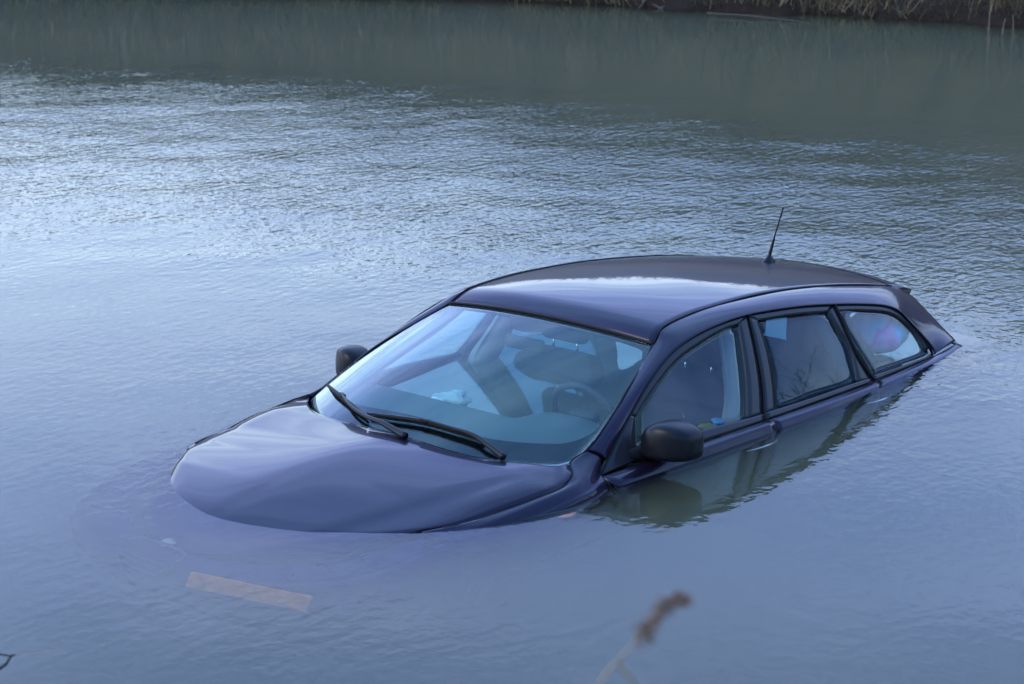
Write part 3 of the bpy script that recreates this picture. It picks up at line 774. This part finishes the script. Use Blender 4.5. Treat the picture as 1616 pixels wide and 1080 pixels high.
def build_front():
    V = C(HOOD).reshape(-1, 3); mesh_obj('hood', V, oriented(V, grid_faces(*HOOD.shape[:2]), CENTRE), ['car_paint', 'black_rubber'], car, solid=.012, inner=True)
    for sd in (1, -1):
        E = HOOD[-1 if sd > 0 else 0].copy(); E[:, 1] = np.abs(E[:, 1]); eo = E[np.argsort(E[:, 0])]
        ez = lambda sx: float(np.interp(sx, eo[:, 0], eo[:, 2])); ey = lambda sx: float(np.interp(sx, eo[:, 0], eo[:, 1]))
        gap = [(1.553, .776, .927)] + [(sx, ey(sx) + .005, ez(sx)) for sx in (1.50, 1.42, 1.30, 1.19, 1.08, .95, .88)]
        seal('hood_gap_shade', [(p[0], p[1], p[2] - .004) for p in gap], .0048 if sd > 0 else .009, 'black_rubber', car, sd)  # black tube sunk along the shut line, standing in for the shade in the gap
        f = [[(sx, ey(sx) + .010, ez(sx) - .001) for sx in (.80, .95, 1.08, 1.30, 1.42, 1.50)] + [(1.559, .782, .928), (1.655, .779, .957)],
             [(.82, .755, .742), (.96, .815, .776), (1.09, .845, .805), (1.26, .872, .835), (1.44, .883, .866), (1.54, .862, .885), (1.60, .828, .912), (1.70, .812, .932)],
             [(.84, .80, .725), (.98, .845, .755), (1.11, .872, .783), (1.27, .897, .808), (1.43, .908, .835), (1.54, .896, .848), (1.60, .876, .862), (1.672, .842, .876)],
             [(.85, .825, .70), (.99, .868, .725), (1.12, .897, .750), (1.28, .918, .78), (1.43, .926, .803), (1.54, .920, .818), (1.60, .908, .826), (1.654, .896, .832)],
             [(.86, .85, .62), (1.0, .90, .62), (1.13, .92, .64), (1.29, .935, .66), (1.43, .94, .68), (1.55, .938, .69), (1.61, .933, .70), (1.664, .928, .71)],
             [(.86, .87, .35), (1.0, .91, .35), (1.13, .92, .35), (1.29, .93, .35), (1.43, .93, .35), (1.55, .925, .35), (1.63, .92, .35), (1.70, .915, .35)]]
        fe = sheet('fender', f, ['car_paint', 'black_rubber'], car, 8, 6, sd, solid=.012)
        t = np.linspace(0, 1, 10); P = np.stack([1.315 + .10 * t, .935 + .012 * np.sin(t * math.pi), .752 - .012 * t], 1); P[:, 1] *= sd
        tube('side_repeater', C(P), [.004, .012, .013, .011, .004], 'repeater_orange', fe, 8)
        # lamps low in the corner, three round lenses in a dark recess
        L = empty('headlight', (0, 0, 0), car)
        g = [[(.28, .44, .612), (.46, .56, .625), (.66, .66, .68), (.80, .725, .735)], [(.24, .60, .58), (.36, .71, .61), (.52, .79, .66), (.70, .815, .70)]]
        sheet('lamp_housing', g, 'car_paint', L, 6, 6, sd, solid=.02)
        for s_, y_, z_ in ((.29, .53, .60), (.40, .62, .62), (.54, .71, .66)):
            o_ = np.array(C((s_, sd * y_, z_))); a_ = np.linspace(0, 2 * math.pi, 25)
            tube('lens', [tuple(o_ + np.array([.012 + .0 * math.cos(t_), .040 * math.cos(t_), .040 * math.sin(t_)])) for t_ in a_], .005, 'dark_trim', L, 6)
    # nose and bumper
    r0 = [(.15, 0, .60), (.20, .27, .60), (.30, .42, .60), (.44, .60, .615), (.54, .68, .64), (.66, .75, .68), (.76, .79, .715), (.84, .81, .735)]
    r1 = [(.07, 0, .56), (.10, .30, .56), (.17, .48, .565), (.26, .62, .58), (.38, .735, .605), (.52, .81, .645), (.68, .84, .69), (.85, .845, .72)]
    r2 = [(.03, 0, .48), (.06, .32, .48), (.13, .51, .48), (.22, .66, .49), (.34, .78, .505), (.48, .855, .53), (.66, .885, .56), (.86, .88, .59)]
    r3 = [(.02, 0, .38), (.05, .33, .38), (.12, .53, .38), (.22, .69, .38), (.34, .80, .38), (.47, .87, .38), (.66, .90, .38), (.86, .905, .38)]
    r4 = [(.08, 0, .20), (.11, .31, .20), (.18, .49, .20), (.27, .64, .20), (.38, .76, .20), (.50, .83, .20), (.68, .86, .20), (.88, .87, .20)]
    rows = [[(p[0], -p[1], p[2]) for p in r[:0:-1]] + r for r in (r0, r1, r2, r3, r4)]
    b = sheet('front_bumper', rows, ['car_paint', 'black_rubber'], car, 5, 6, 1, solid=.012)
    # shield grille with chrome rim and bars, round badge above
    G = empty('grille', (0, 0, 0), car)
    rim = [(.145, -.12, .625), (.145, .12, .625), (.075, .16, .585), (.03, .11, .47), (.015, .0, .36), (.03, -.11, .47), (.075, -.16, .585), (.145, -.12, .625)]
    seal('rim', [(p[0] - .012, p[1], p[2] + .008) for p in rim], .008, 'alloy', G, 1, 5)
    for z in (.44, .49, .54, .58):
        w = .10 + .3 * (z - .44); seal('bar', [(.012 + .25 * max(0, z - .5), -w, z), (.004 + .25 * max(0, z - .5), 0, z), (.012 + .25 * max(0, z - .5), w, z)], .005, 'alloy', G, 1, 4)
    bm = bmesh.new(); bmesh.ops.create_cone(bm, segments=24, radius1=.036, radius2=.032, depth=.012, cap_ends=True)
    M = Matrix.Translation(Vector(C((.155, 0, .640)))) @ Matrix.Rotation(math.radians(55), 4, 'Y'); bm.transform(M); bm.verts.index_update()
    mesh_obj('badge', [tuple(v.co) for v in bm.verts], [tuple(v.index for v in f.verts) for f in bm.faces], 'chrome', G, smooth=False); bm.free()
    # number plate, hung on the driver's side of the bumper
    a, c = np.array([.060, .28, .50]), np.array([.205, .78, .50])
    V, F = rbox_vf(0, 0, 0, .52, .010, .115, .003, 1)
    d = C(c) - C(a); ang = math.atan2(d[1], d[0]); mid = (C(a) + C(c)) / 2
    V, F = xform((V, F), Matrix.Translation(Vector((mid[0] + .03, mid[1], .545))) @ Matrix.Rotation(ang, 4, 'Z') @ Matrix.Rotation(math.radians(-18), 4, 'X'))
    mesh_obj('licence_plate', V, F, 'yellow_plate', car, smooth=False)
    # cowl under the rear edge of the hood
    n = 41; ys = np.linspace(-1, 1, n)
    r = [WS(ys, 0 * ys + .10, -.010), WS(ys, 0 * ys, -.02), WS(ys, 0 * ys, -.02) + np.array([-.10, 0, -.05])]
    G2 = np.stack(r); V = C(G2).reshape(-1, 3); mesh_obj('cowl', V, oriented(V, grid_faces(3, n), CENTRE), 'black_rubber', car, solid=.01)


def build_wipers():
    def wiper(blade, arm):
        W = empty('wiper', (0, 0, 0), car)
        B = cr([WS(u, v, .022) for u, v in blade], 8)
        V1 = tube_vf(C(B), [.005, .009, .010, .009, .005], 6)
        lip = cr([WS(u, v, .008) for u, v in blade], 8); V2 = tube_vf(C(lip), .0045, 5)
        mesh_obj('wiper_blade', *join([V1, V2]), 'black_rubber', W)
        A = cr([WS(u, v, o) for u, v, o in arm], 8)
        m = mesh_obj('wiper_arm', *tube_vf(C(A), [.006, .007, .009, .012, .016], 8), 'grained_plastic', W)
        c = C(WS(arm[0][0], arm[0][1], .026)); V, F = rbox_vf(0, 0, 0, .05, .022, .022, .006, 2)
        d = C(WS(blade[-1][0], blade[-1][1])) - C(WS(blade[0][0], blade[0][1])); a = math.atan2(d[1], d[0])
        mesh_obj('clip', *xform((V, F), Matrix.Translation(Vector(c)) @ Matrix.Rotation(a, 4, 'Z')), 'black_rubber', W)
    wiper(*WIPERS[0]); wiper(*WIPERS[1])


WIPERS = [([(-.91, .135), (-.80, .142), (-.66, .147), (-.48, .142), (-.275, .122)], [(-.600, .152, .034), (-.42, .125, .034), (-.22, .106, .034), (-.08, .100, .034), (.127, .072, .024)]),
          ([(-.262, .132), (-.07, .155), (.128, .169), (.35, .156), (.541, .126)], [(.15, .170, .034), (.33, .156, .034), (.484, .133, .034), (.60, .085, .030), (.72, .020, .022)])]


def build_antenna():
    A = empty('antenna', (0, 0, 0), car)
    b = np.array([3.915, 0, 1.372])
    V, F = rbox_vf(0, 0, 0, .11, .055, .05, .02, 3)
    bm = bmesh.new(); bmesh.ops.create_uvsphere(bm, u_segments=20, v_segments=12, radius=1)
    V = []
    for v in bm.verts:
        x, y, z = v.co; k = 1 - .55 * max(0, z)
        V.append(tuple(np.array(C(b + np.array([.016 * z + .058 * x * k, .034 * y * k, .060 * z if z > 0 else .012 * z])))))
    bm.verts.index_update(); F = [tuple(v.index for v in f.verts) for f in bm.faces]; bm.free()
    mesh_obj('antenna_base', V, F, 'grained_plastic', A)
    p0, p1, p2 = b + np.array([.010, 0, .045]), b + np.array([.048, 0, .150]), b + np.array([.108, 0, .287])
    t = np.linspace(0, 1, 12)[:, None]
    tube('mast', np.vstack([C(p0 * (1 - t) + p1 * t), C(p1 * (1 - t) + p2 * t)[1:]]), [.0085, .0085, .007, .0065, .004, .0034, .0034, .0036, .0040], 'black_rubber', A, 8)


def build_interior():
    # dashboard with a hood over the dials
    ys = np.linspace(-.74, .74, 41)
    def hump(y): return .050 * math.exp(-((y - .40) / .20) ** 4)
    rows = []
    for s, z, h in ((1.30, .86, 0), (1.45, .905, 0), (1.62, .925, .1), (1.78, .935, .6), (1.90, .932, 1.0), (1.97, .905, 1.05), (1.98, .84, .6), (1.90, .70, 0)):
        rows.append(np.array([(s + .28 * (abs(y) / .74) ** 2.2 * max(0, (1.75 - s)) / .45 + (.06 * h if hump(y) > .02 else 0), y, z + hump(y) * h) for y in ys]))
    sheet('dashboard', rows, 'dash_plastic', car, 1, 5, 1, solid=.01, sampled=True)
    # steering wheel
    W = empty('steering_wheel', (0, 0, 0), car)
    c = Vector(C((2.10, .40, .935))); Mx = Matrix.Translation(c) @ Matrix.Rotation(math.radians(-66), 4, 'Y')
    a = np.linspace(0, 2 * math.pi, 49)[:-1]; ring = np.stack([.185 * np.cos(a), .185 * np.sin(a), 0 * a], 1)
    V, F = [], []; n = 8
    for i, (p, t) in enumerate(zip(ring, a)):
        for k in range(n):
            b = 2 * math.pi * k / n; r = .016
            V.append(tuple(Mx @ Vector((p[0] + math.cos(t) * math.cos(b) * r, p[1] + math.sin(t) * math.cos(b) * r, math.sin(b) * r))))
    F = [(i * n + k, i * n + (k + 1) % n, ((i + 1) % 48) * n + (k + 1) % n, ((i + 1) % 48) * n + k) for i in range(48) for k in range(n)]
    mesh_obj('rim', V, F, 'dark_trim', W)
    mesh_obj('hub', *xform(rbox_vf(0, 0, -.012, .12, .15, .05, .02, 3), Mx), 'dark_trim', W)
    for an in (90, -90, 180):
        mesh_obj('spoke', *xform(rbox_vf(.115, 0, -.008, .14, .035, .018, .006, 2), Mx @ Matrix.Rotation(math.radians(an), 4, 'Z')), 'dark_trim', W)
    # front seats
    def seat(y, s0, lab):
        Q = empty('seat', (0, 0, 0), car); tag(Q, lab)
        B = []
        for z, s, w, th in ((.40, s0 - .20, .44, .11), (.55, s0 - .15, .50, .12), (.72, s0 - .10, .53, .12), (.88, s0 - .05, .53, .11), (.98, s0 - .02, .50, .10), (1.025, s0, .40, .07), (1.035, s0, .30, .02)):
            ring = []
            for j in range(28):
                an = 2 * math.pi * j / 28; ca, sa = math.cos(an), math.sin(an); e = .45
                dx = abs(ca) ** e * np.sign(ca) * w / 2; dy = abs(sa) ** e * np.sign(sa) * th / 2
                if sa < 0: dy += .03 * (abs(dx) / (w / 2)) ** 3 * -1 + .012 * math.cos(dx * 60) * .4
                ring.append((s + dy, y + dx, z))
            B.append(ring)
        A = np.array(B); V = C(A).reshape(-1, 3); n = 28
        F = [(i * n + j, i * n + (j + 1) % n, (i + 1) * n + (j + 1) % n, (i + 1) * n + j) for i in range(len(B) - 1) for j in range(n)] + [tuple(range(n)), tuple(range((len(B) - 1) * n, len(B) * n))]
        mesh_obj('backrest', V, oriented(V, F, V.mean(0)), 'seat_fabric', Q)
        mesh_obj('cushion', *rbox_vf(2.33 - (s0 - .38), y, .40, .50, .50, .15, .05, 3), 'seat_fabric', Q)
        H = mesh_obj('headrest', *xform(rbox_vf(0, 0, 0, .085, .27, .145, .035, 4), Matrix.Translation(Vector((2.33 - s0 - .005, y, 1.145))) @ Matrix.Rotation(math.radians(-8), 4, 'Y')), 'seat_fabric', Q)
        for k in (-1, 1): tube('post', [(2.33 - s0, y + .075 * k, 1.02), (2.33 - s0 - .004, y + .075 * k, 1.10)], .007, 'chrome', H, 8)
    seat(-.37, 2.82, 'passenger seat in dark fabric'); seat(.37, 2.90, 'driver seat in dark fabric')
    R = empty('rear_bench', (0, 0, 0), car)
    mesh_obj('backrest', *xform(rbox_vf(0, 0, 0, .14, 1.24, .72, .05, 3), Matrix.Translation(Vector((2.33 - 3.62, 0, .72))) @ Matrix.Rotation(math.radians(-14), 4, 'Y')), 'seat_fabric', R)
    for y in (-.42, 0, .42): mesh_obj('headrest', *xform(rbox_vf(0, 0, 0, .08, .27, .15, .03, 3), Matrix.Translation(Vector((2.33 - 3.72, y, 1.135)))), 'seat_fabric', R)
    mesh_obj('cushion', *rbox_vf(2.33 - 3.28, 0, .40, .55, 1.26, .16, .05, 3), 'seat_fabric', R)
    # rear-view mirror on the screen
    P = WS(0, .86, -.05); mesh_obj('inside_mirror', *rbox_vf(2.33 - P[0] - .02, 0, P[2] - .02, .03, .22, .06, .012, 3), 'dark_trim', car)
    mesh_obj('floor_pan', *rbox_vf(-.05, 0, .24, 3.9, 1.62, .05, .02, 2), 'dark_trim', car)


def build_tail():
    ys = np.linspace(-1, 1, 25); a = np.abs(ys)
    def row(s, y, z, bow): return np.stack([s + bow * (1 - a ** 2.4), ys * y, z + 0 * ys], 1)
    up = [row(4.335, .575, 1.232, .07), row(4.395, .66, 1.165, .09), row(4.43, .75, 1.08, .11), row(4.45, .80, 1.035, .12)]
    G = np.stack(up); V = C(G).reshape(-1, 3); mesh_obj('rear_screen', V, oriented(V, grid_faces(4, 25), CENTRE), 'window_glass', car, solid=.004)
    lo = [row(4.448, .803, 1.036, .12), row(4.47, .815, .95, .15), row(4.50, .82, .80, .18), row(4.52, .83, .62, .19), row(4.54, .83, .45, .18), row(4.50, .80, .25, .15)]
    sheet('tailgate', lo, ['car_paint', 'dark_trim'], car, 1, 4, 1, solid=.012, sampled=True)
    for sd in (1, -1):
        L = [[(4.446, .808, .985), (4.45, .835, .97)], [(4.48, .822, .90), (4.465, .85, .895)]]
        sheet('tail_light', L, 'tail_red', car, 4, 4, sd, solid=.01)


def build_wheels():
    for s in (.99, 3.69):
        for sd in (1, -1):
            W = empty('wheel', tuple(C((s, .78 * sd, .315))), car)
            prof = [(-.105, .20), (-.11, .24), (-.10, .30), (-.06, .318), (.06, .318), (.10, .30), (.11, .24), (.105, .20)]
            n = 36; V = [(r * math.cos(2 * math.pi * k / n), y, r * math.sin(2 * math.pi * k / n)) for y, r in prof for k in range(n)]
            F = [(i * n + k, i * n + (k + 1) % n, (i + 1) * n + (k + 1) % n, (i + 1) * n + k) for i in range(len(prof) - 1) for k in range(n)]
            mesh_obj('tyre', V, F, 'tyre_rubber', W)
            parts = []
            V, F = tube_vf([(0, -.09, 0), (0, .09, 0)], .205, 36, False); parts.append((V, F)); parts.append(tube_vf([(0, sd * .04, 0), (0, sd * .095, 0)], .06, 18))
            for k in range(5):
                an = 2 * math.pi * k / 5; parts.append(tube_vf([(.05 * math.cos(an), sd * .08, .05 * math.sin(an)), (.20 * math.cos(an), sd * .07, .20 * math.sin(an))], .022, 8))
            mesh_obj('rim', *join(parts), 'alloy', W)


build_roof(); build_glass_screen(); build_side_frames()
for _sd in (1, -1):
    _d = build_side(_sd); build_mirror(_sd, _d)
build_front(); build_wipers(); build_antenna(); build_interior(); build_tail(); build_wheels()

# ------------------------------------------------------------------ loose things: flotsam, reeds, twigs, driftwood


def crumple(name, loc, size, m, label, cat, seed, rough=.35, sub=3, mats=None):
    r = np.random.default_rng(seed); bm = bmesh.new(); bmesh.ops.create_icosphere(bm, subdivisions=sub, radius=1)
    D = r.normal(size=(9, 3)); D /= np.linalg.norm(D, axis=1)[:, None]; ph = r.uniform(0, 6, 9); fq = r.uniform(2, 6, 9)
    V = []
    for v in bm.verts:
        p = np.array(v.co); k = 1 + rough * sum(math.sin(f * np.dot(p, d) + a) for d, a, f in zip(D, ph, fq)) / 4
        V.append(p * k * np.array(size))
    bm.verts.index_update(); F = [tuple(v.index for v in f.verts) for f in bm.faces]; bm.free()
    o = mesh_obj(name, V, F, m, smooth=False); o.location = loc
    return tag(o, label, cat)


# crumpled bag floating on the water in the cabin, seen through the windscreen
crumple('plastic_bag', (-0.27, 9.09, .012), (.085, .06, .030), 'clear_plastic', 'crumpled clear plastic bag floating inside the car behind the windscreen', 'bag', 3)
crumple('paper_scrap', (-0.345, 9.05, .010), (.040, .03, .014), 'lamp_white', 'small white scrap floating beside the clear plastic bag', 'litter', 5)
crumple('paper_scrap', (0.905, 8.71, .016), (.032, .024, .020), 'blue_paper', 'small bright blue scrap floating inside the driver side window', 'litter', 8)
crumple('paper_scrap', (0.845, 8.68, .008), (.036, .02, .010), 'yellow_paper', 'dull yellow scrap floating next to the blue one inside the window', 'litter', 9)


def ball():
    bm = bmesh.new(); bmesh.ops.create_uvsphere(bm, u_segments=28, v_segments=16, radius=1); V = []
    for v in bm.verts:
        x, y, z = v.co; a = math.atan2(y, x); k = 1 + .05 * math.cos(8 * a) * (1 - abs(z))
        V.append((x * .15 * k, y * .15 * k, z * .10))
    bm.verts.index_update(); F = [tuple(v.index for v in f.verts) for f in bm.faces]; bm.free()
    o = mesh_obj('foil_balloon', V, F, 'iridescent_film'); o.location = (1.79, 9.89, .115); o.rotation_euler = (.25, -.2, .5)
    tag(o, 'shiny pink and blue balloon floating in the boot behind the rear side window', 'balloon')


ball()


def reed():
    R = empty('reed', (-.62, 1.95, .0)); R.location.z = .12
    tag(R, 'blurred reed with a brown feathery seed head in the foreground', 'reed')
    o = np.array(R.location)
    path = cr([o, (-.42, 1.99, .75), (-.10, 2.05, 1.45), (.050, 2.075, 1.775), (.094, 2.0848, 1.8475), (.1403, 2.1041, 1.8962), (.163, 2.113, 1.921)], 8) - o
    tube('stem', path, [.0042, .0036, .0026, .0017, .0014], 'reed_straw', R, 8)
    lf = cr([(.098, 2.086, 1.855), (.1113, 2.0926, 1.868), (.124, 2.088, 1.858), (.1356, 2.0831, 1.842), (.15, 2.07, 1.80)], 6) - o
    w = np.linspace(.0025, .0010, len(lf)); G = np.stack([lf + np.stack([w, 0 * w, w * .6], 1), lf - np.stack([w, 0 * w, w * .6], 1)])
    mesh_obj('leaf', G.reshape(-1, 3), grid_faces(2, len(lf)), 'reed_stalk_brown', R, solid=.0006)
    # feathery head: many fine spikelets along a nodding axis, thicker in three clumps
    ax = cr([(.1400, 2.104, 1.896), (.150, 2.107, 1.912), (.163, 2.112, 1.928), (.178, 2.116, 1.9365), (.190, 2.1175, 1.934)], 12) - o
    for nm, mm, cnt, seed in (('seed_head', 'reed_fluff', 900, 4), ('fluff', 'reed_fluff_pale', 420, 6)):
        r = np.random.default_rng(seed); V, F = [], []
        for k in range(cnt):
            u = r.random(); i = int(u * (len(ax) - 1)); p = ax[i]
            clump = .35 + .65 * abs(math.sin(u * math.pi * 2.6 + .6)); sp = .0080 * clump * (1.15 - .45 * u)
            b = p + r.normal(size=3) * sp * .7 + np.array([0, 0, -.003]); d = r.normal(size=3) * .6 + np.array([.6, 0, -.25]); d /= np.linalg.norm(d); L = r.uniform(.003, .0085)
            s = np.cross(d, r.normal(size=3)); s /= np.linalg.norm(s); wd = r.uniform(.0004, .0011)
            n0 = len(V); V += [b - s * wd, b + s * wd, b + d * L + s * wd * .3, b + d * L - s * wd * .3]; F.append((n0, n0 + 1, n0 + 2, n0 + 3))
        mesh_obj(nm, V, F, mm, R)


reed()


def twig():
    T = empty('twig', (-1.62, 3.25, -.05)); tag(T, 'thin forked dark twig poking in at the lower left corner', 'twig'); o = np.array(T.location)
    a = cr([o, (-1.50, 3.8, .40), (-1.34, 4.4, .68), (-1.2209, 4.6011, .7216), (-1.2097, 4.6066, .7273), (-1.1965, 4.618, .7455), (-1.188, 4.622, .7475)], 6) - o
    b = cr([(-1.40, 4.50, .72), (-1.30, 4.60, .765), (-1.222, 4.6144, .7517), (-1.1965, 4.618, .7455)], 6) - o
    c = cr([(-1.34, 4.40, .68), (-1.38, 4.46, .70), (-1.40, 4.50, .72)], 4) - o
    mesh_obj('stem', *join([tube_vf(a, [.006, .005, .003, .0022], 6), tube_vf(c, .003, 6)]), 'dark_twig', T); tube('branch', b, [.0028, .0022, .0020], 'dark_twig', T, 6)
    d = cr([(-1.19, 4.621, .7475), (-1.165, 4.622, .7500), (-1.13, 4.625, .7545), (-1.09, 4.63, .7575), (-1.06, 4.635, .758)], 5) - o
    tube('tendril', d, [.0010, .0008, .0005], 'reed_fluff_pale', T, 5)


twig()


def driftwood(paths, label, rad=.02):
    P0 = np.array(paths[0][0]); B = mesh_obj('fallen_branch', *join([tube_vf(cr(np.array(p) - P0, 5), [rad, rad * .8, rad * .4], 6) for p in paths]), 'dead_wood'); B.location = tuple(P0)
    tag(B, label, 'branch', 'dead branches at the far water edge')


driftwood([[(1.25, 25.05, .16), (1.45, 24.8, .10), (1.70, 24.45, .02), (1.80, 24.3, -.04)], [(1.55, 24.66, .08), (1.52, 24.5, .05), (1.46, 24.35, .01)]], 'forked grey dead branch at the far water edge, left of the others')
driftwood([[(1.70, 24.42, .0), (1.95, 24.55, .09), (2.20, 24.65, .16), (2.45, 24.6, .22)]], 'grey dead stick leaning up the far bank beside the forked branch', .018)
driftwood([[(2.2, 23.75, .03), (2.6, 23.55, .03), (3.0, 23.25, .02), (3.3, 23.05, .0)]], 'long pale stick lying along the far water line', .014)


def stalks():
    for x, y, H, lx, lab in ((5.02, 22.15, .60, .03, 'tallest pale reed stalk standing in the water off the far bank'), (5.16, 22.12, .17, .03, 'shortest reed stalk, standing next to the tallest one'),
                             (5.30, 22.2, .20, -.02, 'short upright reed stalk between the two long thin ones'), (5.50, 22.5, .50, .02, 'thin reed stalk nearest the right edge of the picture')):
        o = tube('reed_stalk', cr([(0, 0, -.3), (lx * .3, 0, H * .4), (lx, 0, H)], 6), [.007, .005, .003], 'reed_stalk_brown', None, 6)
        o.location = (x, y, 0); tag(o, lab, 'reed', 'reed stalks standing in the water')


stalks()
